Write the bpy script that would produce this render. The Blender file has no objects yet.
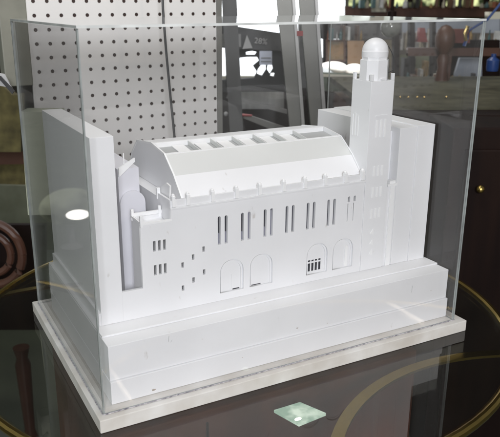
import bpy, bmesh, math, random
from mathutils import Vector, Matrix
random.seed(7)
S = bpy.context.scene
COL = S.collection
PI = math.pi

# ------------------------------------------------------------------ camera data
F, PX, PY = 682.79, 232.43, 225.43
CAM = Vector((-.1819, -.7076, .4816))
YAW, PITCH, ROLL = .4739, .3151, -.0023
fwd = Vector((math.sin(YAW)*math.cos(PITCH), math.cos(YAW)*math.cos(PITCH), -math.sin(PITCH)))
rt0 = Vector((math.cos(YAW), -math.sin(YAW), 0)); up0 = rt0.cross(fwd)
rt = rt0*math.cos(ROLL)+up0*math.sin(ROLL); up = -rt0*math.sin(ROLL)+up0*math.cos(ROLL)
cd = bpy.data.cameras.new('camera'); cam = bpy.data.objects.new('camera', cd); COL.objects.link(cam)
cam.matrix_world = Matrix.Translation(CAM) @ Matrix((rt, up, -fwd)).transposed().to_4x4()
cd.sensor_width = 36; cd.lens = F/500*36
cd.shift_x = (250-PX)/500; cd.shift_y = (PY-218.5)/500
cd.clip_start = .01; cd.clip_end = 100
cd.dof.use_dof = True; cd.dof.focus_distance = 1.0; cd.dof.aperture_fstop = 12
S.camera = cam

hf = Vector((math.sin(YAW), math.cos(YAW), 0))       # horizontal forward
hr = Vector((math.cos(YAW), -math.sin(YAW), 0))      # horizontal right
ROT = -YAW
def W(x, y, D):
    """photo point -> (lateral, height) on the upright plane D metres ahead"""
    v = fwd + rt*((x-PX)/F) - up*((y-PY)/F)
    t = D/v.dot(hf)
    q = v*t
    return (q.dot(hr), CAM.z+q.z)
def room(s, D, z):
    q = CAM+hr*s+hf*D
    return Vector((q.x, q.y, z))

# ------------------------------------------------------------------ materials
def mat(name, col, rough=.5, metal=0, nscale=0, namt=0, bump=0, bscale=200, col2=None, spec=.5, stretch=None, coat=0):
    m = bpy.data.materials.new(name); m.use_nodes = True
    nt = m.node_tree; N = nt.nodes; L = nt.links; b = N['Principled BSDF']
    b.inputs['Base Color'].default_value = (*col, 1); b.inputs['Roughness'].default_value = rough
    b.inputs['Metallic'].default_value = metal; b.inputs['Specular IOR Level'].default_value = spec
    b.inputs['Coat Weight'].default_value = coat
    tc = N.new('ShaderNodeTexCoord'); mp = N.new('ShaderNodeMapping'); L.new(tc.outputs['Object'], mp.inputs[0])
    if stretch: mp.inputs['Scale'].default_value = stretch
    if nscale:
        n = N.new('ShaderNodeTexNoise'); n.inputs['Scale'].default_value = nscale; n.inputs['Detail'].default_value = 6
        L.new(mp.outputs[0], n.inputs['Vector'])
        r = N.new('ShaderNodeValToRGB'); r.color_ramp.elements[0].position = .3; r.color_ramp.elements[1].position = .72
        c2 = col2 or tuple(c*(1-namt) for c in col)
        r.color_ramp.elements[0].color = (*c2, 1); r.color_ramp.elements[1].color = (*col, 1)
        L.new(n.outputs['Fac'], r.inputs[0]); L.new(r.outputs[0], b.inputs['Base Color'])
    if bump:
        n = N.new('ShaderNodeTexNoise'); n.inputs['Scale'].default_value = bscale; n.inputs['Detail'].default_value = 4
        L.new(mp.outputs[0], n.inputs['Vector'])
        bp = N.new('ShaderNodeBump'); bp.inputs['Strength'].default_value = bump; bp.inputs['Distance'].default_value = .001
        L.new(n.outputs['Fac'], bp.inputs['Height']); L.new(bp.outputs[0], b.inputs['Normal'])
    return m
def emit(name, col, st, nscale=0, col2=None):
    m = bpy.data.materials.new(name); m.use_nodes = True; nt = m.node_tree; N = nt.nodes; L = nt.links
    b = N['Principled BSDF']; b.inputs['Base Color'].default_value = (0, 0, 0, 1); b.inputs['Roughness'].default_value = .6
    b.inputs['Emission Color'].default_value = (*col, 1); b.inputs['Emission Strength'].default_value = st
    if nscale:
        tc = N.new('ShaderNodeTexCoord')
        n = N.new('ShaderNodeTexNoise'); n.inputs['Scale'].default_value = nscale; n.inputs['Detail'].default_value = 3
        r = N.new('ShaderNodeValToRGB'); r.color_ramp.elements[0].position = .42; r.color_ramp.elements[1].position = .58
        r.color_ramp.elements[0].color = (*col2, 1); r.color_ramp.elements[1].color = (*col, 1)
        L.new(tc.outputs['Object'], n.inputs['Vector']); L.new(n.outputs['Fac'], r.inputs[0]); L.new(r.outputs[0], b.inputs['Emission Color'])
    return m

def white_model():
    m = mat('painted_white_styrene', (.81, .815, .83), .42, nscale=11, namt=.065, bump=.22, bscale=45)
    nt = m.node_tree; N = nt.nodes; L = nt.links; b = N['Principled BSDF']
    src = b.inputs['Base Color'].links[0].from_socket
    tc = N.new('ShaderNodeTexCoord')
    # rare tiny scuffs and grime specks
    n = N.new('ShaderNodeTexNoise'); n.inputs['Scale'].default_value = 75; n.inputs['Detail'].default_value = 5
    mp = N.new('ShaderNodeMapping'); mp.inputs['Scale'].default_value = (1, 1, .55)
    L.new(tc.outputs['Object'], mp.inputs[0]); L.new(mp.outputs[0], n.inputs['Vector'])
    r = N.new('ShaderNodeValToRGB'); r.color_ramp.elements[0].position = .70; r.color_ramp.elements[1].position = .78
    r.color_ramp.elements[0].color = (0, 0, 0, 1); r.color_ramp.elements[1].color = (.45, .45, .45, 1)
    L.new(n.outputs['Fac'], r.inputs[0])
    mx = N.new('ShaderNodeMixRGB'); L.new(r.outputs[0], mx.inputs[0]); L.new(src, mx.inputs[1]); mx.inputs[2].default_value = (.35, .30, .25, 1)
    L.new(mx.outputs[0], b.inputs['Base Color'])
    return m
M = {}
M['white'] = white_model()
M['white2'] = mat('white_styrene_strip', (.87, .875, .88), .35, nscale=14, namt=.03)
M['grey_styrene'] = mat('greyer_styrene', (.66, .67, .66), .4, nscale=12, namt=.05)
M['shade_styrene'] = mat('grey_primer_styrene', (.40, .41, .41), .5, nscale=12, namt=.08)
M['blind'] = mat('pale_lavender_film', (.22, .22, .27), .5)
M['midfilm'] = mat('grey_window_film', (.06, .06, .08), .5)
M['scuff'] = mat('brown_scuff', (.50, .44, .38), .7, nscale=300, namt=.4)
M['lavender'] = mat('tinted_styrene', (.70, .70, .75), .5, nscale=20, namt=.05)
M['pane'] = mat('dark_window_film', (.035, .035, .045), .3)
M['slab'] = mat('worn_white_laminate', (.66, .65, .63), .4, nscale=22, col2=(.50, .47, .43), bump=.15, bscale=90)
M['seam'] = mat('dirty_seam', (.10, .09, .12), .6, nscale=260, col2=(.10, .09, .12))
for e, c in zip(M['seam'].node_tree.nodes['Color Ramp'].color_ramp.elements, ((.10, .09, .12, 1), (.62, .60, .62, 1))): e.color = c
M['legwood'] = mat('dark_leg_wood', (.07, .028, .02), .35, nscale=14, namt=.4, coat=.3)
M['brass'] = mat('polished_brass', (.72, .52, .17), .2, metal=1, nscale=12, namt=.35)
M['wood'] = mat('dark_red_wood', (.17, .055, .038), .38, nscale=14, col2=(.07, .024, .018), stretch=(1, 1, .12), coat=.3)
M['brown'] = mat('brown_wood', (.10, .042, .024), .45, nscale=10, col2=(.07, .03, .02), stretch=(.3, 1, 1))
M['vdark'] = mat('very_dark_wood', (.016, .008, .006), .6, nscale=7, col2=(.007, .004, .004), stretch=(3, 3, .3), spec=.12)
M['steel'] = mat('dull_grey_metal', (.22, .22, .205), .45, metal=.2, nscale=8, namt=.2)
M['dark_steel'] = mat('dark_grey_metal', (.085, .085, .085), .5, nscale=8, namt=.2)
M['black'] = mat('black_iron', (.03, .03, .032), .5)
M['charcoal'] = mat('charcoal_board', (.13, .13, .135), .8, nscale=20, namt=.4)
M['grey'] = mat('grey_paper', (.30, .30, .30), .7, nscale=25, namt=.3)
M['chalk'] = mat('chalk', (.42, .42, .42), .8)
M['paper'] = mat('blue_white_paper', (.62, .66, .78), .7, nscale=50, namt=.1)
M['post'] = mat('olive_grey_paint', (.20, .20, .165), .55, nscale=30, namt=.2)
M['olive'] = mat('olive_cloth', (.16, .135, .05), .85, nscale=22, col2=(.06, .05, .02))
M['palegreen'] = mat('pale_green_paint', (.36, .38, .30), .6, nscale=6, namt=.15)
M['tan'] = mat('tan_board', (.50, .33, .20), .6, nscale=9, col2=(.40, .25, .14))
M['orange'] = mat('faded_picture', (.45, .24, .10), .6, nscale=16, col2=(.16, .15, .10))
M['glassgreen'] = mat('green_grey_glass', (.26, .30, .25), .15, nscale=8, namt=.3)
M['red'] = mat('red_plastic', (.22, .03, .03), .5)
M['pink'] = mat('pink_red_rod', (.45, .09, .09), .35)
M['blue'] = mat('blue_enamel', (.015, .045, .17), .4)
M['bluewhite'] = mat('bluish_white_sheet', (.36, .40, .47), .5, nscale=6, namt=.3)
M['goldleaf'] = mat('gold_buckle', (.75, .55, .25), .25, metal=1)
M['cream'] = mat('cream_paint', (.62, .60, .50), .6, nscale=6, namt=.1)
M['floor'] = mat('shop_floor_concrete', (.085, .10, .075), .5, nscale=3.2, col2=(.035, .042, .034), bump=.3, bscale=20)
M['wall'] = mat('dim_shop_wall', (.05, .045, .035), .8, nscale=2.5, col2=(.018, .015, .012))
M['mirror'] = mat('silvery_tray', (.62, .62, .62), .3, nscale=5, namt=.6, stretch=(5, 5, .4))
M['globe'] = mat('smoked_glass_globe', (.22, .23, .21), .08, nscale=15, namt=.4, coat=.6)
M['edge'] = mat('acrylic_cut_edge', (.40, .43, .42), .25, nscale=40, namt=.35, coat=.4)
M['bright_edge'] = mat('polished_acrylic_edge', (.72, .74, .73), .2, nscale=25, namt=.35, coat=.6)
M['window'] = emit('daylight_through_window', (.93, .97, 1), 2.6)
M['foliage_window'] = emit('foliage_outside_window', (.85, .92, .45), 1.1, 9, (.015, .025, .008))
M['lamp_warm'] = emit('warm_lamp', (1, .86, .70), 620)
M['lamp_white'] = emit('white_lamp', (1, .97, .90), 3)
M['lamp_green'] = emit('greenish_light_panel', (.85, 1, .93), 1.5, 30, (.34, .50, .43))

def acrylic(name, tint, ior, dirt):
    m = bpy.data.materials.new(name); m.use_nodes = True; nt = m.node_tree; N = nt.nodes; L = nt.links
    N.clear(); out = N.new('ShaderNodeOutputMaterial')
    tr = N.new('ShaderNodeBsdfTransparent'); tr.inputs[0].default_value = (*tint, 1)
    gl = N.new('ShaderNodeBsdfGlossy'); gl.inputs['Roughness'].default_value = .012; gl.inputs['Color'].default_value = (1, 1, 1, 1)
    fr = N.new('ShaderNodeFresnel'); geo = N.new('ShaderNodeNewGeometry')
    mi = N.new('ShaderNodeMix'); mi.data_type = 'FLOAT'; L.new(geo.outputs['Backfacing'], mi.inputs[0])
    mi.inputs[2].default_value = ior; mi.inputs[3].default_value = 1/ior; L.new(mi.outputs[0], fr.inputs['IOR'])
    mx = N.new('ShaderNodeMixShader'); L.new(fr.outputs[0], mx.inputs[0]); L.new(tr.outputs[0], mx.inputs[1]); L.new(gl.outputs[0], mx.inputs[2])
    # a film of dust and wiping marks
    tc = N.new('ShaderNodeTexCoord'); n = N.new('ShaderNodeTexNoise'); n.inputs['Scale'].default_value = 5; n.inputs['Detail'].default_value = 8
    L.new(tc.outputs['Object'], n.inputs['Vector'])
    mr = N.new('ShaderNodeMapRange'); mr.inputs[1].default_value = .35; mr.inputs[2].default_value = .8
    mr.inputs[3].default_value = dirt*.3; mr.inputs[4].default_value = dirt
    L.new(n.outputs['Fac'], mr.inputs[0])
    df = N.new('ShaderNodeBsdfDiffuse'); df.inputs[0].default_value = (.7, .7, .68, 1)
    m2 = N.new('ShaderNodeMixShader'); L.new(mr.outputs[0], m2.inputs[0]); L.new(mx.outputs[0], m2.inputs[1]); L.new(df.outputs[0], m2.inputs[2])
    L.new(m2.outputs[0], out.inputs[0])
    return m
M['acrylic'] = acrylic('clear_acrylic', (.975, .975, .977), 1.47, .009)
M['tableglass'] = acrylic('smoked_table_glass', (.74, .74, .70), 1.5, .006)

def pegboard_mat(p0, spacing, r):
    m = mat('pegboard_white', (.68, .67, .66), .55, nscale=5, namt=.06)
    nt = m.node_tree; N = nt.nodes; L = nt.links; b = N['Principled BSDF']; src = b.inputs['Base Color'].links[0].from_socket
    tc = N.new('ShaderNodeTexCoord'); sp = N.new('ShaderNodeSeparateXYZ'); L.new(tc.outputs['Object'], sp.inputs[0])
    def cell(o, off):
        a = N.new('ShaderNodeMath'); a.operation = 'SUBTRACT'; L.new(o, a.inputs[0]); a.inputs[1].default_value = off-spacing/2
        d = N.new('ShaderNodeMath'); d.operation = 'DIVIDE'; L.new(a.outputs[0], d.inputs[0]); d.inputs[1].default_value = spacing
        f = N.new('ShaderNodeMath'); f.operation = 'FRACT'; L.new(d.outputs[0], f.inputs[0])
        s = N.new('ShaderNodeMath'); s.operation = 'SUBTRACT'; L.new(f.outputs[0], s.inputs[0]); s.inputs[1].default_value = .5
        q = N.new('ShaderNodeMath'); q.operation = 'MULTIPLY'; L.new(s.outputs[0], q.inputs[0]); L.new(s.outputs[0], q.inputs[1])
        return q
    cx, cz = cell(sp.outputs[0], p0[0]), cell(sp.outputs[2], p0[1])
    s = N.new('ShaderNodeMath'); L.new(cx.outputs[0], s.inputs[0]); L.new(cz.outputs[0], s.inputs[1])
    q = N.new('ShaderNodeMath'); q.operation = 'SQRT'; L.new(s.outputs[0], q.inputs[0])
    mr = N.new('ShaderNodeMapRange'); mr.inputs[1].default_value = r/spacing*.88; mr.inputs[2].default_value = r/spacing*1.1
    L.new(q.outputs[0], mr.inputs[0])
    mx = N.new('ShaderNodeMixRGB'); L.new(mr.outputs[0], mx.inputs[0]); mx.inputs[1].default_value = (.03, .015, .012, 1); L.new(src, mx.inputs[2])
    L.new(mx.outputs[0], b.inputs['Base Color'])
    bp = N.new('ShaderNodeBump'); bp.inputs['Strength'].default_value = .8; bp.inputs['Distance'].default_value = .002
    L.new(mr.outputs[0], bp.inputs['Height']); L.new(bp.outputs[0], b.inputs['Normal'])
    return m

# ------------------------------------------------------------------ mesh helpers
def empty(name, loc=(0, 0, 0), rz=0):
    o = bpy.data.objects.new(name, None); COL.objects.link(o); o.location = loc; o.rotation_euler = (0, 0, rz)
    o.empty_display_size = .05
    return o
def tag(o, label=None, cat=None, group=None, kind=None):
    if label: o['label'] = label
    if cat: o['category'] = cat
    if group: o['group'] = group
    if kind: o['kind'] = kind
    return o
def poly2d(outline, holes, th):
    """flat plate in local XZ (outline given as x,z), thickness th towards +Y, from y=0"""
    cu = bpy.data.curves.new('tmp', 'CURVE'); cu.dimensions = '2D'; cu.fill_mode = 'BOTH'; cu.extrude = th/2
    for pts in [outline]+list(holes):
        sp = cu.splines.new('POLY'); sp.points.add(len(pts)-1)
        for i, (x, z) in enumerate(pts): sp.points[i].co = (x, z, 0, 1)
        sp.use_cyclic_u = True
    o = bpy.data.objects.new('tmp', cu)
    COL.objects.link(o); bpy.context.view_layer.update()
    me = bpy.data.meshes.new_from_object(o)
    COL.objects.unlink(o); bpy.data.objects.remove(o); bpy.data.curves.remove(cu)
    me.transform(Matrix(((1, 0, 0, 0), (0, 0, -1, th/2), (0, 1, 0, 0), (0, 0, 0, 1))))
    return me
class MB:
    def __init__(s): s.bm = bmesh.new()
    def box(s, x0, x1, y0, y1, z0, z1, bev=0):
        r = bmesh.ops.create_cube(s.bm, size=1)['verts']
        for v in r:
            v.co = Vector((x0+(v.co.x+.5)*(x1-x0), y0+(v.co.y+.5)*(y1-y0), z0+(v.co.z+.5)*(z1-z0)))
        if bev:
            es = list({e for v in r for e in v.link_edges})
            bmesh.ops.bevel(s.bm, geom=es, offset=bev, segments=2, affect='EDGES', profile=.6)
        return s
    def plate(s, outline, holes=(), th=.003, y=0, mtx=None):
        me = poly2d(outline, holes, th); me.transform(Matrix.Translation((0, y, 0)))
        if mtx: me.transform(mtx)
        s.bm.from_mesh(me); bpy.data.meshes.remove(me); return s
    def prism(s, pts, d):
        """closed 3-D polygon swept by vector d"""
        a = [s.bm.verts.new(p) for p in pts]; b = [s.bm.verts.new(Vector(p)+Vector(d)) for p in pts]
        s.bm.faces.new(a); s.bm.faces.new(b[::-1])
        for i in range(len(a)): j = (i+1) % len(a); s.bm.faces.new((a[i], b[i], b[j], a[j]))
        return s
    def lathe(s, prof, c=(0, 0, 0), n=32, ph=0):
        rings = []
        for r, z in prof:
            if r < 1e-6: rings.append([s.bm.verts.new((c[0], c[1], c[2]+z))])
            else: rings.append([s.bm.verts.new((c[0]+r*math.cos(2*PI*i/n+ph), c[1]+r*math.sin(2*PI*i/n+ph), c[2]+z)) for i in range(n)])
        for a, b in zip(rings, rings[1:]):
            for i in range(n):
                j = (i+1) % n
                if len(a) == 1 and len(b) > 1: s.bm.faces.new((a[0], b[j], b[i]))
                elif len(b) == 1 and len(a) > 1: s.bm.faces.new((a[i], a[j], b[0]))
                elif len(a) > 1: s.bm.faces.new((a[i], a[j], b[j], b[i]))
        for rg in (rings[0], rings[-1]):
            if len(rg) > 1: s.bm.faces.new(rg)
        return s
    def tube(s, pts, r, n=10, flat=1):
        pts = [Vector(p) for p in pts]; rings = []
        for i, p in enumerate(pts):
            t = (pts[min(i+1, len(pts)-1)]-pts[max(i-1, 0)]).normalized()
            h = Vector((0, 0, 1)) if abs(t.z) < .9 else Vector((1, 0, 0))
            a = t.cross(h).normalized(); b = a.cross(t)
            rr = r[i] if isinstance(r, (list, tuple)) else r
            rings.append([s.bm.verts.new(p+a*rr*math.cos(2*PI*k/n)+b*rr*flat*math.sin(2*PI*k/n)) for k in range(n)])
        for a, b in zip(rings, rings[1:]):
            for k in range(n): j = (k+1) % n; s.bm.faces.new((a[k], a[j], b[j], b[k]))
        s.bm.faces.new(rings[0]); s.bm.faces.new(rings[-1]); return s
    def ball(s, c, r, sc=(1, 1, 1), seg=24):
        vs = bmesh.ops.create_uvsphere(s.bm, u_segments=seg, v_segments=seg//2, radius=r)['verts']
        for v in vs: v.co = Vector((v.co.x*sc[0]+c[0], v.co.y*sc[1]+c[1], v.co.z*sc[2]+c[2]))
        return s
    def build(s, name, m, parent=None, smooth=False):
        bmesh.ops.recalc_face_normals(s.bm, faces=s.bm.faces)
        me = bpy.data.meshes.new(name); s.bm.to_mesh(me); s.bm.free(); me.materials.append(m)
        if smooth:
            for p in me.polygons: p.use_smooth = True
            me.set_sharp_from_angle(angle=math.radians(35))
        o = bpy.data.objects.new(name, me); COL.objects.link(o)
        if parent: o.parent = parent
        return o
def rr(x0, x1, z0, z1): return [(x0, z0), (x1, z0), (x1, z1), (x0, z1)]
def archpts(x0, x1, z0, z1, n=16):
    r = (x1-x0)/2; cx = (x0+x1)/2; zs = z1-r
    return [(x0, z0), (x1, z0)]+[(cx+r*math.cos(PI*i/n), zs+r*math.sin(PI*i/n)) for i in range(n+1)]
def slotpts(x0, x1, z0, z1): return archpts(x0, x1, z0, z1, 6)

# ================================================================== DISPLAY CASE
LY = .3928; TH = .0179
case = empty('display_case', (0, 0, -TH))
tag(case, 'clear acrylic display case with worn white base board on the round glass table', 'display case')
P = lambda: Vector((0, 0, TH))
def cpart(mb, name, m, parent=case, smooth=False):
    if parent is case:
        for v in mb.bm.verts: v.co.z += TH
    return mb.build(name, m, parent, smooth)
cpart(MB().box(0, .600, 0, LY, -TH, 0, .0012), 'base_board', M['slab'])
CX0, CX1, CY0, CY1, CH, T = .0076, .5832, .0105, .3823, .4600, .0029
def pane(x0, x1, y0, y1, z0, z1, ax):
    mb = MB().box(x0, x1, y0, y1, z0, z1)
    for v in mb.bm.verts: v.co.z += TH
    o = mb.build('acrylic_pane', M['acrylic'], case)
    o.data.materials.append(M['edge'])
    for p in o.data.polygons:
        if abs(p.normal[ax]) < .5: p.material_index = 1
    return o
z0 = .0006
pane(CX0, CX1, CY0, CY0+T, z0, CH-T-.0004, 1)
pane(CX0, CX1, CY1-T, CY1, z0, CH-T-.0004, 1)
pane(CX0, CX0+T, CY0+T+.0003, CY1-T-.0003, z0, CH-T-.0004, 0)
pane(CX1-T, CX1, CY0+T+.0003, CY1-T-.0003, z0, CH-T-.0004, 0)
tp = pane(CX0, CX1, CY0, CY1, CH-T, CH, 2)
tp.data.materials[1] = M['bright_edge']  # paler edge colour carries the light caught along the top pane
sm = MB().box(CX0, CX1, CY0-.0009, CY0-.0001, .0003, .0014)
cpart(sm, 'seam', M['seam'])
sm = MB().box(CX0-.0009, CX0-.0001, CY0, CY1, .0003, .0014)
cpart(sm, 'seam', M['seam'])

# ================================================================== BUILDING MODEL
YF = .0855; TF = .0045
bld = empty('building_model', (.30, .2, 0))
bld.location = (0, 0, 0)
tag(bld, 'white architectural model of a long hall with a domed tower inside the acrylic case', 'architectural model')
w = M['white']
def part(mb, name, m=None, parent=bld, smooth=False): return mb.build(name, m or w, parent, smooth)
# podium
part(MB().box(.0240, .5820, .0275, .350, .0002, .0315, .0006), 'plinth')
part(MB().box(.0245, .5815, .0312, .349, .0317, .0795, .0006)
     .box(.0250, .5815, .0565, .349, .0797, .0822, .0004), 'podium')
for x, z0_, z1_, dx in ((.104, .0675, .0760, .001), (.107, .0665, .0690, .002), (.508, .055, .066, .0004)):
    part(MB().prism([(x, .0311, z0_), (x+.0004, .0311, z0_), (x+.0004+dx, .0311, z1_), (x+dx, .0311, z1_)], (0, -.0002, 0)), 'scratch', M['shade_styrene'])
for x, z, rx in ((.548, .050, .0012), (.300, .042, .0018), (.352, .038, .0010), (.0800, .0060, .0030), (.2100, .0200, .0008), (.152, .060, .0007)):
    yy = .0274 if z < .03 else .0311
    part(MB().prism([(x+rx*math.cos(a)*random.uniform(.6, 1.2), yy, z+.5*rx*math.sin(a)*random.uniform(.6, 1.2)) for a in [i*PI/5 for i in range(10)]], (0, -.00015, 0)), 'scuff', M['scuff'])
# facade plate with true openings
xs = [.2047, .2405, .2764, .3122, .3480, .3840, .4204]
slots = []
for x in xs:
    for d in (0, .0105): slots.append((x+d-.0022, x+d+.0024, .1665, .2070))
arches = [(.2050, .2425), (.2525, .2900), (.3485, .3860), (.3955, .4330)]
smalls = [(.1495, .1463), (.1651, .1551), (.1809, .1639), (.1492, .1129), (.1651, .1217), (.1811, .1305)]
trips = [(x, z) for z in (.1535, .1870) for x in (.1103, .1174, .1245)]
holes = [slotpts(*s) for s in slots[:-2]]
holes += [archpts(a, b, .0935, .1418) for a, b in arches]
holes += [rr(x-.0018, x+.0018, z-.0038, z+.0038) for x, z in smalls]
holes += [rr(x-.0018, x+.0018, z-.0145, z-.0002) for x, z in trips]
# last pair of slots is blocked by little pieces of styrene
for x in (.4182, .4287):
    holes += [slotpts(x+.0004, x+.0044, .1985, .2070), rr(x+.0002, x+.0014, .1680, .1960)]
outline = [(.0634, .0824), (.0634, .1238), (.0923, .1238), (.0923, .2110), (.1350, .2110), (.1350, .2380), (.4482, .2380), (.4482, .0824)]
fac = part(MB().plate(outline, holes, TF, YF), 'facade_wall')
# dark sheets stand in for the unlit interior, each window its own piece
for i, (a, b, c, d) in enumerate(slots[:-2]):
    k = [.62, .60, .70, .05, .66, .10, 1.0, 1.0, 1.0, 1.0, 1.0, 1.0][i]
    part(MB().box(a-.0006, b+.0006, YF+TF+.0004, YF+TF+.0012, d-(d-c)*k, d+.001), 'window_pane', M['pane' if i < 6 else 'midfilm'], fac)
    if k < .95: part(MB().box(a-.0006, b+.0006, YF+TF+.0004, YF+TF+.0012, c-.001, d-(d-c)*k-.0002), 'window_pane', M['blind'], fac)  # paler sheet stands in for the lit interior low in the slots
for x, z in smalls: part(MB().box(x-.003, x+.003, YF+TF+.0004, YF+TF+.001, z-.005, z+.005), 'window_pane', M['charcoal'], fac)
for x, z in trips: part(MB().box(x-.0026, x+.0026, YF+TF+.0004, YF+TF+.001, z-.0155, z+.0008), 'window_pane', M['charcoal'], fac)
# blind arches: recessed plate, raised inner arch band
for i, (a, b) in enumerate(arches):
    o = MB()
    if i == 0: hs = [rr(a+.0215, b-.0050, .0938, .0957)]
    elif i == 1: hs = [rr(a+.0045, a+.0200, .0938, .0953)]
    elif i == 2: hs = [rr(a+.0048+j*.0062, a+.0090+j*.0062, .0975, .1105) for j in range(4)]+[rr(a+.0048+j*.0062, a+.0090+j*.0062, .1128, .1155) for j in range(4)]
    else: hs = []
    o.plate([(a-.001, .0926), (b+.001, .0926), (b+.001, .1430), (a-.001, .1430)], hs, .0010, YF+.0034)
    p = part(o, 'arch_niche', w, fac)
    ring = archpts(a+.0022, b-.0022, .0936, .1398); inner = archpts(a+.0036, b-.0036, .0930, .1384)
    part(MB().plate(ring, [[(x, z) if z > .0937 else (x, .0937) for x, z in inner]], .0014, YF+.0019), 'arch_trim', w, fac)
    if i == 0: part(MB().box(a+.0195, a+.0202, YF+.0026, YF+.0033, .0942, .118), 'arch_trim', w, fac)
    if i == 3: part(MB().box(a+.0240, a+.0290, YF+.0024, YF+.0033, .0942, .128), 'arch_trim', M['white2'], fac)
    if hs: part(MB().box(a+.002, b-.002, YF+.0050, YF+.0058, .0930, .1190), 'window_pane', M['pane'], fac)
# solid wings left and right
part(MB().box(.0337, .0634, YF-.0003, .341, .0824, .3290, .0005), 'side_wing')
part(MB().box(.0305, .0360, YF+.0008, .341, .0824, .1000), 'wing_footing')
rb = MB().box(.5095, .5440, YF+.0002, .306, .0824, .3015, .0004).box(.5442, .5770, YF-.0012, .3062, .0824, .3030, .0004)
part(rb, 'side_wing')
# fill between tower and right wing
part(MB().box(.4908, .5093, YF+.0010, .12, .0824, .2150).box(.4908, .5093, YF+.018, .12, .2152, .2950), 'link_wall')
part(MB().box(.4915, .5090, YF-.0022, YF+.008, .2135, .2170).box(.4960, .5070, YF-.0006, YF+.009, .2172, .2215), 'link_cap', M['white2'])
part(MB().box(.4975, .5060, YF-.0008, YF+.0009, .0824, .2130), 'link_pilaster', M['white2'])
# low block at the left
part(MB().box(.0925, .0950, YF+TF+.0003, .1210, .0824, .2125).box(.0952, .1345, .1180, .1210, .0824, .2125)
     .box(.0952, .1345, YF+TF+.0003, .1178, .2040, .2062), 'low_block')
part(MB().box(.0918, .1348, YF-.0022, YF+.0012, .2112, .2138).box(.0918, .0938, YF+.0014, .1215, .2127, .2150)
     .box(.0940, .1348, .1185, .1215, .2127, .2175), 'parapet', M['white2'])
for x, y in ((.0935, YF-.0003), (.0935, .1190), (.1320, .1195)):
    part(MB().box(x-.0018, x+.0018, y-.0018, y+.0018, .2080, .2235, .0005), 'merlon', M['white2'])
# hall body
part(MB().box(.1350, .1378, YF+TF+.0002, .130, .0824, .2380)
     .box(.1350, .1378, .1302, .305, .0824, .2325)
     .box(.1380, .4480, .3020, .305, .0824, .2325)
     .box(.1380, .1552, YF+TF+.0002, .3018, .2290, .2318), 'hall_wall')
part(MB().box(.1380, .4480, YF+TF+.02, .30, .1225, .1245), 'inner_floor')
# cornice, parapet, posts
part(MB().box(.1335, .4482, YF-.0026, YF-.0001, .2262, .2292, .0004), 'cornice', M['white'])
part(MB().box(.1345, .4482, YF-.0008, YF-.0001, .2294, .2384), 'parapet', M['white'])
part(MB().box(.1338, .1349, YF, .1325, .2262, .2384), 'parapet', M['white'])
posts = [.1385, .1590, .1948, .2307, .2670, .3056, .3408, .3760, .4115, .4425]
for i, x in enumerate(posts):
    part(MB().box(x-.0024, x+.0024, YF-.0030, YF+.0030, .2296, .2440, .0004).lathe([(.0024, 0), (.0024, .0016), (.0012, .0030), (0, .0034)], (x, YF, .2440), 12),
         'parapet_post', M['white2'])
for y in (.1310,):
    part(MB().box(.1330, .1378, y-.0024, y+.0024, .2296, .2450, .0004), 'parapet_post', M['white2'])
# bright wedge gablet behind the corner post
part(MB().prism([(.1392, .1400, .2322), (.1392, .1010, .2322), (.1392, .0975, .2545), (.1392, .1100, .2560), (.1392, .1400, .2400)], (.0022, 0, 0)), 'gablet', M['white2'])
# roof: two front facets, coffered upper slope, rear slopes
XA, XB = .1555, .4460
prof = [(.0900, .2330), (.1185, .2617), (.1500, .2845), (.1990, .2915), (.2600, .2845), (.2860, .2617), (.3040, .2330)]
def slope(mb, a, b, x0, x1, t):
    (y0, za), (y1, zb) = a, b
    n = Vector((0, -(zb-za), (y1-y0))).normalized()*(-t)
    mb.prism([(x0, y0, za), (x1, y0, za), (x1, y1, zb), (x0, y1, zb)], n)
    return mb
rf = part(slope(MB(), prof[0], prof[1], XA, XB, .0016), 'roof')
part(slope(MB(), prof[1], prof[2], XA, XB, .0018), 'roof_panel', M['grey_styrene'], rf)  # upper front facet set greyer than the lower one
part(slope(MB(), prof[3], prof[4], XA, XB, .0018), 'roof_panel', w, rf)
part(slope(MB(), prof[4], prof[5], XA, XB, .0018), 'roof_panel', w, rf)
part(slope(MB(), prof[5], prof[6], XA, XB, .0018), 'roof_panel', w, rf)
# coffered skylights in the upper slope
fr = MB()
def on(y): t = (y-.1500)/.0490; return .2845+.0070*t
def frame(mb, x0, x1, y0, y1, h=.010, up=.0006):
    mb.prism([(x0, y0, on(y0)+up), (x1, y0, on(y0)+up), (x1, y1, on(y1)+up), (x0, y1, on(y1)+up)], (0, 0, -h))
frame(fr, XA, XB, .1502, .1532, .012, .0010); frame(fr, XA, XB, .1960, .1990, .012, .0010)
cx = [.1915+.0358*k for k in range(6)]
edges = [XA+.001]+[(a+b)/2 for a, b in zip(cx, cx[1:])]
part(fr, 'skylight_rail', M['white2'], rf)
bars = MB()
xprev = XA
for c in cx:
    frame(bars, xprev, c-.0001, .1534, .1958, .0016, -.0058); xprev = c+.0001
frame(bars, xprev, XB, .1534, .1958, .0016, -.0058)
for c in cx:
    pass
part(bars, 'skylight_bed', M['shade_styrene'], rf)  # grey colour stands in for the shaded interior under the open strip
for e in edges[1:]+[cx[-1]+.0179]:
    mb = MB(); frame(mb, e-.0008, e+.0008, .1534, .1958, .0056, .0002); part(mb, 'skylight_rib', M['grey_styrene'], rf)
for c in cx:
    mb = MB(); frame(mb, c-.0092, c+.0092, .1632, .1940, .0014, -.0040); part(mb, 'skylight', M['white2'], rf)
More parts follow.
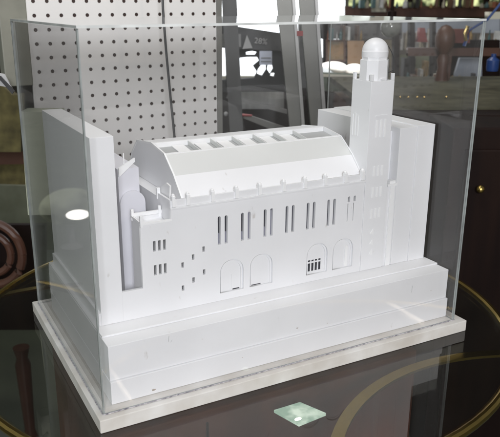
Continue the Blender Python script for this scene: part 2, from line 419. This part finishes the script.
# gables
for x in (XA-.0024, XB+.0002):
    g = MB(); pr = [(x, y, z+.0012) for y, z in prof]+[(x, .3040, .2322), (x, .0900, .2322)]
    g.prism(pr, (.0022, 0, 0)); part(g, 'gable')
g = MB()
for a, b in zip(prof, prof[1:]): slope(g, (a[0], a[1]+.0022), (b[0], b[1]+.0022), XA-.0026, XA-.0002, .0030)
part(g, 'verge_trim', M['white2'])
# rear block with round-topped apse panel
part(MB().box(.0885, .1180, .1560, .3000, .0824, .2700), 'rear_block', M['lavender'])
part(MB().plate(archpts(.0885, .1245, .0830, .2390), (), .0030, .1525), 'apse_panel', M['lavender'])
part(MB().prism([(.0890, .1520, .2600), (.0890, .1520, .2720), (.1120, .1520, .2840), (.1120, .1520, .2790)], (0, .0035, 0)), 'roof_fin', M['white2'])
part(MB().box(.0985, .0997, .1600, .1612, .2662, .2900), 'finial', M['white2'])
# tower
TX0, TX1, TY0, TY1 = .4485, .4905, .0843, .1290
tw = part(MB().box(TX0, TX1, TY0, TY1, .0824, .3740, .0005), 'tower')
for x in (TX0+.0022, TX1-.0022):
    for y in (TY0+.0022, TY1-.0022):
        part(MB().box(x-.0021, x+.0021, y-.0021, y+.0021, .3742, .3840, .0004), 'merlon', w, tw)
for x, y, sx, sy in (((TX0+TX1)/2, TY0+.0012, .004, .0011),):
    part(MB().box(x-sx, x+sx, y-sy, y+sy, .3742, .3775), 'merlon', w, tw)
for z0_, z1_ in ((.2920, .3180), (.2330, .2485), (.2000, .2155), (.1665, .1815)):  # whiter raised strips stand in for light through the tower slits
    for k in range(3):
        x = .4612+k*.0076
        part(MB().box(x, x+.0034, TY0-.0008, TY0-.0001, z0_, z1_, .0002), 'window_slat', M['white2'], tw)
part(MB().box(.4600, .4810, TY0-.0007, TY0-.0001, .3215, .3250, .0002), 'window_slat', w, tw)
for k in range(3):
    z = .1420-k*.0170
    part(MB().prism([(.4630, TY0-.0001, z), (.4690, TY0-.0001, z-.002), (.4685, TY0-.0001, z+.0075)], (0, -.0007, 0)), 'window_slat', M['white2'], tw)
for k in range(3):
    y = .1085+k*.0066
    part(MB().box(TX0-.0008, TX0-.0001, y, y+.0026, .2915, .3230+(.002 if k == 1 else 0), .0002), 'window_slat', M['white2'], tw)
LX, LYc = .4690, .1060
part(MB().lathe([(.0212, 0), (.0212, .0285), (.0192, .0290), (.0192, .0330)], (LX, LYc, .3742), 8, PI/8), 'lantern', w, tw)
dp = [(.0190, 0), (.0192, .0078)]+[(.0189*math.cos(a), .0082+.0188*math.sin(a)) for a in [i*PI/2/12 for i in range(13)]]
part(MB().lathe(dp, (LX, LYc, .4066), 32), 'dome', w, tw, True)
part(MB().tube([(.4880, .1000, .4210), (.4935, .0990, .4130), (.4985, .0985, .4030), (.4985, .0980, .3870), (.4880, .0960, .3840)], .0006, 6), 'wire', M['black'], tw)  # thin black curve beside the lantern

# ================================================================== GLASS TABLE
TC = Vector((.3102, .2365)); TR = .4404; TT = -.0182
tb = empty('glass_table', (TC.x, TC.y, -.75))
tag(tb, 'round smoked glass table with brass rim under the display case', 'table')
def tpart(mb, name, m, smooth=False):
    for v in mb.bm.verts: v.co -= Vector((TC.x, TC.y, -.75))
    return mb.build(name, m, tb, smooth)
c3 = (TC.x, TC.y, 0)
tpart(MB().lathe([(0, TT-.010), (TR-.007, TT-.010), (TR-.007, TT), (0, TT)][::-1], c3, 96), 'table_top', M['tableglass'])
ringpts = [(TC.x+TR*math.cos(2*PI*i/96), TC.y+TR*math.sin(2*PI*i/96), TT-.005) for i in range(97)]
tpart(MB().tube(ringpts, .0065, 10), 'rim', M['brass'], True)
# curved brass straps of the frame below the glass
def arc(c, r, a0, a1, z, n=28): return [(c[0]+r*math.cos(a0+(a1-a0)*i/n), c[1]+r*math.sin(a0+(a1-a0)*i/n), z) for i in range(n+1)]
def strap(pts, wd, th):
    mb = MB(); rows = []
    pts = [Vector(p) for p in pts]
    for i, p in enumerate(pts):
        t = (pts[min(i+1, len(pts)-1)]-pts[max(i-1, 0)]).normalized(); a = t.cross(Vector((0, 0, 1))).normalized()*wd/2
        rows.append([mb.bm.verts.new(p+a), mb.bm.verts.new(p-a), mb.bm.verts.new(p-a-Vector((0, 0, th))), mb.bm.verts.new(p+a-Vector((0, 0, th)))])
    for a, b in zip(rows, rows[1:]):
        for k in range(4): mb.bm.faces.new((a[k], a[(k+1) % 4], b[(k+1) % 4], b[k]))
    mb.bm.faces.new(rows[0]); mb.bm.faces.new(rows[-1]); return mb
tpart(strap(arc((.4854, -.3477), .3160, math.radians(62), math.radians(158), -.032), .016, .004), 'brass_strap', M['brass'])
tpart(strap(arc((.02, .20), .36, math.radians(75), math.radians(110), -.045), .014, .004), 'brass_strap', M['brass'])
# wooden pedestal cabinet carrying the middle of the glass
pd = empty('wood_pedestal', (.26, .17, -.75))
tag(pd, 'dark red-brown wooden cabinet standing under the glass table', 'cabinet')
def ppart(mb, name, m):
    for v in mb.bm.verts: v.co -= Vector((.26, .17, -.75))
    return mb.build(name, m, pd)
ppart(MB().box(.010, .520, .020, .310, -.748, -.0420, .003), 'body', M['wood'])
ppart(MB().box(.150, .153, .0175, .0195, -.72, -.06), 'door_gap', M['vdark'])  # dark strip stands in for a reflected vertical seam

# ================================================================== FLOOR, WALLS
o = MB().box(-8, 8, -7, 9, -.80, -.75).build('floor', M['floor']); tag(o, kind='structure')
def upright(pts, D, th, name, m, parent=None, label=None, cat=None, group=None, holes=(), kind=None):
    """solid plate standing D metres ahead of the camera, th deep; its origin is its own base"""
    q = [W(x, y, D) for x, y in pts]; hq = [[W(x, y, D) for x, y in h] for h in holes]
    s0 = sum(a for a, _ in q)/len(q); zb = min(b for _, b in q)
    me_ = MB().plate([(a-s0, b-zb) for a, b in q], [[(a-s0, b-zb) for a, b in h] for h in hq], th)
    o = me_.build(name, m)
    o.matrix_world = Matrix.Translation(room(s0, D, zb)) @ Matrix.Rotation(ROT, 4, 'Z')
    if parent:
        bpy.context.view_layer.update()
        o.parent = parent; o.matrix_parent_inverse = parent.matrix_world.inverted()
    tag(o, label, cat, group, kind); return o
def R4(x0, y0, x1, y1): return [(x0, y1), (x1, y1), (x1, y0), (x0, y0)]
def root(name, x, y, D, label, cat, group=None):
    s, z = W(x, y, D); e = empty(name, room(s, D, z), ROT); tag(e, label, cat, group)
    bpy.context.view_layer.update(); return e
upright([(-600, 330), (1100, 330), (1100, -700), (-600, -700)], 6.2, .1, 'back_wall', M['wall'], kind='structure')

# windows in the back wall
wn = root('shop_window', 270, 60, 6.05, 'blown-out white daylight window behind the ladder', 'window')
upright(R4(196, -120, 345, 78), 6.05, .02, 'pane', M['window'], wn)
upright(R4(228, -120, 236, 78), 5.98, .03, 'mullion', M['charcoal'], wn)
upright(R4(190, 76, 350, 84), 5.98, .05, 'sill', M['cream'], wn)
wn = root('garden_window', 420, 8, 6.05, 'green and yellow garden window along the top right', 'window')
upright(R4(349, -120, 520, 9), 6.05, .02, 'pane', M['foliage_window'], wn)
upright(R4(340, -130, 520, -3), 6.02, .02, 'upper_pane', emit('bright_sky_pane', (.88, .93, .90), 1.25, 2.5, (.40, .43, .38)), wn)  # unseen bright pane added for the reflection on the case top
upright([(372, 12), (386, 12), (385, -100), (371, -100)], 5.9, .03, 'mullion', M['cream'], wn)
upright(R4(345, 6, 520, 17), 5.95, .05, 'sill', M['brown'], wn)
for x in (408, 440, 484): upright(R4(x, -110, x+6, 8), 5.95, .03, 'mullion', M['vdark'], wn)
wn = root('side_window', -60, 8, 6.05, 'pale green window strip at the far left beyond the pegboard', 'window')
upright(R4(-160, -120, 8, 24), 6.05, .02, 'pane', emit('pale_green_daylight', (.62, .72, .50), .8), wn)
upright(R4(-70, -120, -62, 24), 5.98, .03, 'mullion', M['vdark'], wn)

# pegboard panel on its post
A = Vector((.060, .626)); B = Vector((.4790, .654)); dv = (B-A); ang = math.atan2(dv.y, dv.x); LP = dv.length
pg = empty('pegboard_stand', (A.x, A.y, -.75), ang)
tag(pg, 'tall white pegboard panel full of small holes on an olive-grey post', 'pegboard')
def gpart(mb, name, m):
    return mb.build(name, m, pg)
sp = .0254
brd = gpart(MB().box(.020, LP, 0, .005, .915, 1.90), 'pegboard', pegboard_mat((.0345, .9305), sp, .0034))
gpart(MB().box(-.030, .0205, -.004, .030, 1.085, 1.95, .002), 'post', M['post'])
gpart(MB().box(LP+.0004, LP+.012, -.003, .012, .86, 1.92), 'edge_strip', M['steel'])
gpart(MB().box(.070, LP, .006, .030, .30, .914), 'lower_panel', M['olive'])
gpart(MB().box(LP-.30, LP+.012, .020, .06, 0, .86), 'foot', M['vdark'])
# cord
s1 = [W(x, y, 1.36) for x, y in ((161, -40), (163, 10), (166, 50), (170, 92), (175, 142), (180, 175))]
cord = MB().tube([room(s, 1.36, z) for s, z in s1], .0026, 8).build('hanging_cord', M['black'], smooth=True)
tag(cord, 'thin black cord hanging in front of the pegboard', 'cord')

# ---------------------------------------------------------------- dark shop corner behind the hall
ir = upright([(213, 92), (292, 92), (292, 44), (262, 46), (238, 46), (213, 40)], 2.5, .03, 'iron_scroll_panel', M['black'],
        label='black iron scrollwork with rounded openings against the bright window', cat='ironwork',
        holes=[[(219, 80), (226, 80), (225, 48), (218, 48)],
               [(240, 79), (254, 78), (257, 72), (253, 66), (259, 61), (257, 57), (247, 57), (239, 58)],
               [(246, 55), (255, 55), (257, 52), (252, 51), (246, 52)],
               [(257, 74), (262, 76), (266, 70), (266, 65), (261, 65), (258, 69)],
               [(267, 69), (270, 74), (273, 69), (272, 63), (268, 63)], [(270, 76), (274, 77), (275, 73), (271, 73)]])
db = upright([(211, 27), (219, 24), (286, 34), (287, 51), (238, 49), (214, 47)], 2.35, .02, 'dark_banner', M['charcoal'],
        label='dark banner board with faint white chalk writing 28%', cat='sign')
upright(R4(216, 34, 241, 47), 2.33, .008, 'grey_flap', M['grey'], db)
tx = bpy.data.curves.new('chalk_writing', 'FONT'); tx.body = '28%'; tx.size = .026; tx.extrude = .0006
to = bpy.data.objects.new('chalk_writing', tx); COL.objects.link(to); tx.materials.append(M['chalk'])
s, z = W(254, 43, 2.33); to.matrix_world = Matrix.Translation(room(s, 2.33, z)) @ Matrix.Rotation(ROT, 4, 'Z') @ Matrix.Rotation(PI/2-.0, 4, 'X') @ Matrix.Rotation(-.12, 4, 'Z')
bpy.context.view_layer.update(); me_t = bpy.data.meshes.new_from_object(to); mw_ = to.matrix_world.copy(); bpy.data.objects.remove(to); to = bpy.data.objects.new('chalk_writing', me_t); COL.objects.link(to); to.matrix_world = mw_; to.parent = db; to.matrix_parent_inverse = db.matrix_world.inverted()
tr = upright([(242.5, 49), (252.5, 48), (247, 35)], 2.28, .012, 'pale_pendant', M['chalk'], label='small pale triangular pendant hanging before the dark banner', cat='pendant')
tg = root('price_tag', 266, 65, 2.3, 'small bluish white price tag hanging over the ironwork', 'tag')
upright(R4(259.5, 51, 272, 65), 2.3, .003, 'card', M['paper'], tg)
for y in (57.5, 61): upright(R4(261, y, 271, y+.9), 2.296, .002, 'printed_line', M['grey'], tg)
upright([(231, 150), (244, 150), (234, -60), (218, -60)], 2.1, .05, 'steel_post', M['dark_steel'], label='grey square steel post right of the pegboard', cat='post')
# ladder
ld = root('step_ladder', 300, 150, 1.9, 'grey metal step ladder with two leaning rails behind the model roof', 'ladder')
upright([(292, 150), (306, 150), (291, -60), (271, -60)], 1.9, .03, 'rail', M['steel'], ld)
upright([(313, 150), (328, 150), (314, -60), (294, -60)], 1.98, .03, 'rail', M['steel'], ld)
upright([(303.6, 150), (306.6, 150), (291, -60), (287.8, -60)], 1.885, .012, 'flange', M['mirror'], ld)
upright([(325, 150), (328.5, 150), (314, -60), (311, -60)], 1.965, .012, 'flange', M['mirror'], ld)
upright(R4(276, -34, 312, -30), 1.95, .06, 'step', M['steel'], ld)
# dark cupboard, tray, bars
cb = root('dark_cupboard', 250, 160, 3.2, 'dark cupboard filling the corner behind the steel post', 'cupboard')
upright(R4(214, 88, 322, 190), 3.2, .4, 'body', M['vdark'], cb)
upright(R4(300, 22, 313, 90), 3.2, .1, 'side_post', M['charcoal'], cb)
upright(R4(240, 92, 284, 109), 2.8, .10, 'silver_tray', M['mirror'], label='silvery streaked box front in the dark corner', cat='box')
upright([(226, 98), (228, 95), (287, 110), (287, 114)], 2.3, .02, 'slanting_bar', M['grey'], label='thin pale grey bar slanting under the silvery box', cat='bar')
upright([(243, 118), (248, 115), (292, 130), (292, 138)], 2.2, .02, 'slanting_board', M['steel'], label='wide grey board slanting just above the roof ridge', cat='board')
pn = root('pink_rod', 240, 114, 2.15, 'pink-red rod with a white tip lying in the dark corner', 'rod')
s0_, z0_ = W(229, 114, 2.15); s1_, z1_ = W(252, 115.5, 2.15); s2_, z2_ = W(226, 113.8, 2.15)
o = MB().tube([room(s0_, 2.15, z0_), room(s1_, 2.15, z1_)], [.006, .003], 10).build('rod', M['pink'], smooth=True); o.parent = pn; o.matrix_parent_inverse = pn.matrix_world.inverted()
o = MB().ball(room(s2_, 2.15, z2_), .007, seg=12).build('tip', M['chalk'], smooth=True); o.parent = pn; o.matrix_parent_inverse = pn.matrix_world.inverted()
upright(R4(297, 31, 303, 36), 1.88, .01, 'red_clip', M['red'], label='tiny red clip between the two ladder rails', cat='clip')

# ---------------------------------------------------------------- right side furniture
dk = root('dark_shelf_unit', 400, 130, 3.6, 'dark wooden shelf unit with upright dividers behind the tower', 'shelf unit')
upright(R4(322, 22, 402, 39), 3.5, .3, 'top_shelf', M['charcoal'], dk)
for x0, x1 in ((324, 328), (343.5, 347.5), (394, 399.5), (410, 415), (432, 436)):
    upright(R4(x0, 22, x1, 84), 3.46, .05, 'divider', M['vdark'], dk)
upright(R4(322, 60.5, 365, 63), 3.46, .2, 'shelf', M['vdark'], dk)
upright(R4(396, 19, 500, 33), 4.2, .02, 'back_panel', M['bluewhite'], dk)
upright(R4(396, 33, 500, 55), 4.1, .02, 'back_panel', mat('mottled_stock', (.22, .19, .16), .6, nscale=6, col2=(.07, .06, .05)), dk)
upright(R4(396, 55, 434, 71), 4.0, .02, 'back_panel', mat('green_stock', (.24, .27, .17), .6, nscale=7, col2=(.12, .13, .09)), dk)
upright(R4(396, 69, 434, 79), 3.9, .02, 'back_panel', mat('tan_stock', (.52, .36, .22), .6, nscale=5, col2=(.25, .20, .13)), dk)
upright(R4(376, 40, 394, 79), 4.0, .02, 'back_panel', mat('sand_stock', (.36, .32, .24), .6, nscale=7, col2=(.2, .18, .13)), dk)
upright(R4(434, 50, 500, 96), 4.0, .05, 'back_panel', M['vdark'], dk)
cm = [mat('clutter_%s' % n, c, .5, nscale=25, namt=.5) for n, c in (('rust', (.28, .10, .05)), ('cream', (.50, .46, .36)), ('teal', (.07, .15, .16)), ('ochre', (.38, .25, .08)), ('black', (.02, .02, .02)), ('white', (.65, .66, .66)), ('brown', (.12, .06, .03)))]
rng = random.Random(5)
def clutter(name, label, x0, x1, ybase, hmax, D, n, cat='stuff'):
    mb = MB(); idx = []
    sA, zb = W(x0, ybase, D); sB, _ = W(x1, ybase, D); hm = hmax/F*D
    for k in range(n):
        a = sA+(sB-sA)*(k+rng.uniform(.1, .7))/n; wv = (sB-sA)/n*rng.uniform(.35, .85); h = hm*rng.uniform(.3, 1)
        f0 = len(mb.bm.faces)
        if rng.random() < .5: mb.box(a, a+wv, -.03, .03+rng.random()*.04, 0, h)
        else: mb.lathe([(wv*.45, 0), (wv*.5, h*.1), (wv*.45, h*.6), (wv*.2, h*.75), (wv*.2, h)], (a+wv/2, 0, 0), 12)
        mb.bm.faces.ensure_lookup_table(); m_ = rng.randrange(len(cm))
        for f in mb.bm.faces[f0:]: f.material_index = m_
    o = mb.build(name, cm[0])
    for c in cm[1:]: o.data.materials.append(c)
    o.matrix_world = Matrix.Translation(room(0, D, zb)) @ Matrix.Rotation(ROT, 4, 'Z')
    tag(o, label, cat, kind='stuff')
clutter('shelf_clutter', 'blurred jumble of small goods on the upper shelf right of the tower', 398, 436, 50, 20, 3.75, 9)
clutter('shelf_clutter', 'blurred jumble of small goods on the lower shelf right of the tower', 376, 436, 78, 20, 3.7, 13)
clutter('shelf_clutter', 'blurred jumble of goods behind the chair rails', 446, 500, 48, 20, 3.4, 11)
clutter('counter_clutter', 'blurred odds and ends lying along the counter back', 396, 500, 84, 12, 2.9, 16)
clutter('sill_clutter', 'dark odds and ends on the sill of the garden window', 350, 500, 8, 13, 5.8, 24)
clutter('lower_clutter', 'small jumble of goods behind the glass counter left of the tower', 325, 362, 40, 15, 3.3, 9)
pic = root('framed_picture', 335, 60, 3.45, 'faded orange-brown picture in a dark frame left of the tower', 'picture')
upright(R4(327, 41, 345, 61), 3.45, .01, 'picture_sheet', M['orange'], pic)
upright(R4(326, 39.5, 346, 62), 3.44, .012, 'frame', M['brown'], pic, holes=[R4(328, 41.5, 344, 60)])
upright(R4(347.5, 41, 364, 64), 3.45, .02, 'tan_board', M['tan'], label='plain tan board directly left of the tower lantern', cat='board')
for x, rx, lab in ((333, 13, 'left white oval lamp of the two glowing left of the tower'), (354, 8, 'right white oval lamp touching the tower edge')):
    s, z = W(x, 67.5, 3.3); r = rx/F*3.3*1.05
    o = MB().ball((0, 0, 0), r, (1, .5, .42)).build('oval_lamp', M['lamp_white'], smooth=True)  # white ovals set to glow
    o.matrix_world = Matrix.Translation(room(s, 3.3, z)) @ Matrix.Rotation(ROT, 4, 'Z'); tag(o, lab, 'lamp', 'oval lamps left of the tower')
gc = root('glass_counter', 336, 110, 3.0, 'greenish glass counter between the ladder and the tower', 'counter')
upright([(318, 97), (372, 99), (372, 74), (318, 72)], 3.0, .3, 'glass_front', M['glassgreen'], gc)
upright([(318, 74), (372, 76), (372, 79), (318, 76.5)], 2.98, .01, 'top_strip', M['cream'], gc)
for x in (328, 341): upright(R4(x, 77, x+1.5, 98), 2.98, .01, 'glass_joint', M['vdark'], gc)
upright([(318, 122), (372, 122), (372, 97), (318, 91)], 2.96, .3, 'base', M['vdark'], gc)
# glass globe
s, z = W(391, 27, 2.6); o = MB().ball((0, 0, 0), .038).build('smoked_globe', M['globe'], smooth=True); o.location = room(s, 2.6, z)
tag(o, 'smoky round glass globe right of the tower dome', 'globe')
cp = MB().lathe([(.016, 0), (.016, .02), (.006, .024), (.006, .10)], (0, 0, .034), 16).build('cap', M['vdark'], o, True)
upright([(417, 42), (428, 42), (426, 36), (425, 28), (420, 28), (419, 36)], 3.3, .04, 'red_bottle', M['red'], label='small red bottle on the shelf right of the tower', cat='bottle')
# turned wooden chair back
ch = root('wooden_chair', 440, 110, 2.6, 'brown wooden chair back with a round-headed turned upright', 'chair')
s, z = W(440, 95, 2.6)
pr = [(.026, -.22), (.026, -.02), (.020, 0), (.028, .04), (.018, .10), (.024, .13), (.016, .15), (.034, .18), (.036, .21), (.030, .235), (.015, .25), (0, .255)]
o = MB().lathe(pr, (0, 0, 0), 20).build('turned_upright', M['brown'], None, True); o.matrix_world = Matrix.Translation(room(s, 2.6, z)); o.parent = ch; o.matrix_parent_inverse = ch.matrix_world.inverted()
upright(R4(408, 48, 500, 56), 2.66, .03, 'rail', M['brown'], ch)
upright(R4(446, 29, 470, 43), 2.66, .03, 'rail', mat('reddish_panel', (.20, .05, .035), .5, nscale=8, namt=.5), ch)
upright(R4(446, 40, 500, 49), 2.68, .03, 'rail', M['vdark'], ch)
upright([(444, 86), (449, 86), (452, 56), (448, 56)], 2.62, .02, 'spindle', M['brown'], ch)
upright([(451, 87), (482, 84), (482, 58), (460, 58)], 2.9, .02, 'leaning_sheet', M['bluewhite'], label='bluish white sheet leaning beneath the chair rail', cat='sheet')
# blue strap and gold buckle
bs = root('blue_strap', 475, 30, 2.4, 'blue strap with gold buckle hanging near the case corner', 'strap')
pp = [W(x, y, 2.4) for x, y in ((464, 46), (467, 38), (470, 30), (478, 25), (487, 20), (497, 8), (505, -2))]
o = MB().tube([room(a, 2.4, b) for a, b in pp], .0075, 8, .5).build('strap', M['blue'], smooth=True); o.parent = bs; o.matrix_parent_inverse = bs.matrix_world.inverted()
pp = [W(x, y, 2.38) for x, y in ((468, 26), (465, 33), (466, 41))]
o = MB().tube([room(a, 2.38, b) for a, b in pp], .006, 8).build('buckle', M['goldleaf'], smooth=True); o.parent = bs; o.matrix_parent_inverse = bs.matrix_world.inverted()
s, z = W(492, 71, 2.3)
o = MB().lathe([(.018, 0), (.020, .01), (.020, .035), (.008, .045), (.008, .055)], (0, 0, 0), 16).build('blue_jar', M['blue'], smooth=True); o.location = room(s, 2.3, z)
tag(o, 'small blue jar just outside the right edge of the case', 'jar')
upright(R4(489, 12, 520, 19), 3.0, .05, 'white_ledge', M['cream'], label='short white ledge at the top right corner', cat='ledge')
# trunk / counter: a worn olive top over a dark curved edge, then the big cabinet
tk = root('wooden_counter', 440, 200, 1.9, 'long dark wooden counter with a worn pale olive top', 'counter')
sA, zA = W(395, 101, 2.0)
def rp(mb, name, m, par): 
    o = mb.build(name, m); o.matrix_world = Matrix.Translation(room(0, 0, 0)) @ Matrix.Rotation(ROT, 4, 'Z')
    bpy.context.view_layer.update(); o.parent = par; o.matrix_parent_inverse = par.matrix_world.inverted(); return o
zt = W(440, 108, 1.9)[1]
sl = W(372, 108, 1.9)[0]; srr = 1.3
rp(MB().box(sl, srr, 1.9, 2.75, zt-.02, zt), 'counter_top', mat('worn_olive_top', (.10, .095, .06), .6, nscale=14, col2=(.035, .033, .02), spec=.25), tk)
ed = [(sl-.02, 1.89), (sl+.10, 1.84), (sl+.30, 1.80), (sl+.6, 1.78), (srr, 1.78), (srr, 1.899), (sl-.02, 1.899)]
rp(MB().prism([(a, b, zt-.05) for a, b in ed], (0, 0, .045)), 'curved_edge', M['vdark'], tk)
rp(MB().box(sl+.01, srr, 1.93, 2.70, -.75, zt-.051), 'body', M['wood'], tk)
for x in (400, 408, 417, 424, 446):  # small gold beads stand in for tiny highlights on the counter top
    s, z = W(x, 101, 2.1)
    rp(MB().ball((s, 2.1, zt+.004), .004, seg=8), 'stud', M['goldleaf'], tk)
cbn = root('dark_cabinet', 480, 330, 1.6, 'tall very dark brown cabinet at the right with a brass knob', 'cabinet')
s0c = W(447, 200, 1.62)[0]
zc = W(470, 128, 1.62)[1]
rp(MB().box(s0c, s0c+.7, 1.62, 1.95, -.75, zc, .004), 'body', M['vdark'], cbn)
rp(MB().box(s0c+.03, s0c+.66, 1.606, 1.619, -.70, zc-.05, .004), 'door', M['vdark'], cbn)
s, z = W(479, 188, 1.6)
rp(MB().ball((s, 1.59, z), .010, seg=16), 'knob', M['brass'], cbn)

# ---------------------------------------------------------------- left side background
upright([(-40, 215), (12, 95), (20, 95), (21, 152), (-40, 152)][1:] + [(-40, 152), (-40, 84), (0, 84)], 2.3, .05, 'olive_drape', M['olive'],
        label='olive cloth draped behind the left edge of the case', cat='cloth')
wc = root('white_card', 5, 95, 1.22, 'white card with a black edge at the far left', 'card')
upright([(-10, 84), (-10, 72), (4, 74), (12, 88)], 1.22, .004, 'sheet', M['chalk'], wc)
upright([(-10, 88), (-10, 84), (0, 76), (14, 91), (12, 94), (0, 80)], 1.215, .006, 'black_border', M['black'], wc)
upright(R4(-60, 24, 10, 75), 4.5, .3, 'dark_wardrobe', M['vdark'], label='dark wooden wardrobe far behind the pegboard post', cat='wardrobe')
upright([(-60, 166), (26, 164), (24, 150), (-60, 150)], 2.6, .1, 'dark_bench', M['brown'], label='dark brown bench under the olive cloth', cat='bench')
upright([(-60, 200), (30, 200), (26, 163), (-60, 165)], 3.1, .04, 'olive_curtain', M['olive'], label='second olive cloth hanging below the dark bench', cat='cloth')
upright([(-5, 250), (60, 250), (44, 205), (28, 186), (-40, 184), (-40, 200)], 2.9, .02, 'pale_sack', mat('pale_olive_sack', (.17, .18, .13), .8, nscale=7, col2=(.09, .095, .06)),  # upright plate standing in for a pale swath of floor
        label='pale olive sack slumped on the floor at the left', cat='sack')
upright([(28, 215), (62, 215), (58, 112), (20, 112)], 1.24, .05, 'pale_green_box', M['palegreen'], label='pale green box seen through the left pane beside the pegboard', cat='box')  # pale block stands in for reflections in the left pane
# round wooden stool seat on edge
st = root('wooden_hoop', 0, 290, 1.7, 'round reddish wooden stool with glossy rim at the left edge', 'stool')
s, z = W(-8, 254, 1.7)
pts = [room(s+.080*math.cos(a), 1.7, z+.088*math.sin(a)) for a in [2*PI*i/40 for i in range(41)]]
o = MB().tube(pts, .012, 10).build('rim', M['brown'], smooth=True); o.parent = st; o.matrix_parent_inverse = st.matrix_world.inverted()
pts = [room(s+.050*math.cos(a), 1.7, z+.055*math.sin(a)) for a in [2*PI*i/40 for i in range(41)]]
o = MB().tube(pts, .010, 10).build('inner_ring', M['brown'], smooth=True); o.parent = st; o.matrix_parent_inverse = st.matrix_world.inverted()
upright(R4(-60, 225, 45, 330), 2.0, .02, 'dark_chest', M['vdark'], label='dark low chest behind the brass table rim', cat='chest')
# turned leg of another table
tl = root('turned_table_leg', 20, 425, 1.35, 'turned dark wooden table leg seen through the glass at lower left', 'table leg')
q = Vector((.060, 1.0, -.75))
o = MB().lathe([(.036, 0), (.034, .02), (.020, .035), (.017, .05), (.024, .07), (.018, .09), (.014, .11), (.018, .22), (.021, .31), (.015, .33), (.022, .36)], q, 24).build('turned_post', M['legwood'], smooth=True)
o.parent = tl; o.matrix_parent_inverse = tl.matrix_world.inverted()
# glowing square with a brighter spot, added under the glass as glare
gp = root('glowing_panel', 300, 420, 1.1, 'small greenish glowing square panel seen through the glass table', 'light panel')
def onz(x, y, z):
    v = fwd + rt*((x-PX)/F) - up*((y-PY)/F); t = (z-CAM.z)/v.z; return CAM+v*t
zz = -.040
o = MB().prism([onz(x, y, zz) for x, y in ((274, 410), (300, 402), (326, 413), (299, 424))], (0, 0, -.004)).build('diffuser', M['lamp_green']); o.parent = gp; o.matrix_parent_inverse = gp.matrix_world.inverted()

q = onz(298, 419, -.0365)
o = MB().ball(q, .0032, (1.6, .8, .4), 16).build('bulb', emit('bright_bulb', (.9, 1, .95), 6), smooth=True); o.parent = gp; o.matrix_parent_inverse = gp.matrix_world.inverted()

# ================================================================== LAMPS, ADDED GLOW AND FILLS
def lamp_tube(x, lab):
    o = MB().box(-.008, .008, -.19, .19, -.008, .008, .003).build('ceiling_tube_lamp', M['lamp_warm']); o.location = (x, -2.66, 1.58)
    tag(o, lab, 'ceiling lamp', 'ceiling tubes behind the camera')
lamp_tube(.828, 'nearer warm ceiling tube mirrored on the left of the plinth')
lamp_tube(2.94, 'farther warm ceiling tube mirrored on the right of the plinth')
lw = empty('low_lamp', (-.575, 2.44, -.49)); tag(lw, 'low oval white lamp mirrored in the left acrylic pane', 'lamp')  # unseen oval glow added for its reflection in the pane
MB().ball((0, 0, 0), .055, (1, 1, .34)).build('bulb', M['lamp_white'], lw, True)
MB().ball((0, .16, .0), .15, (1, .5, .62)).build('shade', emit('glowing_shade', (.85, .92, .62), .17, 5, (.08, .10, .05)), lw, True)  # dim ellipsoid added for the soft glow around the oval
MB().lathe([(.06, 0), (.02, .02), (.015, .10)], (0, .16, -.21), 16).build('foot', M['dark_steel'], lw, True)
def area(name, loc, tgt, sx, sy, e, col):
    l = bpy.data.lights.new(name, 'AREA'); l.shape = 'RECTANGLE'; l.size = sx; l.size_y = sy; l.energy = e; l.color = col
    o = bpy.data.objects.new(name, l); COL.objects.link(o); o.location = loc
    o.rotation_euler = (Vector(tgt)-Vector(loc)).to_track_quat('-Z', 'Y').to_euler(); return o
area('front_window_light', (-.66, -2.10, 1.0), (.15, .1, .2), .55, .45, 58, (.955, .965, 1))
area('shop_ceiling_light', (.5, .9, 2.2), (.4, .3, 0), 1.2, 1.2, 6, (.98, .98, 1))
area('back_window_light', (2.0, 5.2, 1.4), (.4, .4, .1), 2.0, 1.4, 25, (.93, .98, 1))
area('back_shop_light', (1.3, 1.9, 2.3), (2.1, 3.3, .2), 1.0, 1.0, 34, (1, .95, .88))  # unseen fill added to brighten the shop behind
area('side_shop_light', (-2.2, .9, .9), (0, .2, .15), .8, .8, 14, (.93, 1, .93))  # unseen fill added for the left faces of the model
area('pegboard_light', (.15, .05, 1.6), (.25, .63, .60), .4, .4, 10, (1, .975, .93))  # unseen fill added to brighten the pegboard

wd = bpy.data.worlds.new('World'); S.world = wd; wd.use_nodes = True
bg = wd.node_tree.nodes['Background']; bg.inputs[0].default_value = (.62, .64, .62, 1); bg.inputs[1].default_value = .19
S.view_settings.view_transform = 'Standard'; S.view_settings.look = 'None'; S.view_settings.exposure = 0; S.view_settings.gamma = 1
S.cycles.max_bounces = 12; S.cycles.transparent_max_bounces = 24
try: S.cycles.use_denoising = True
except Exception: pass
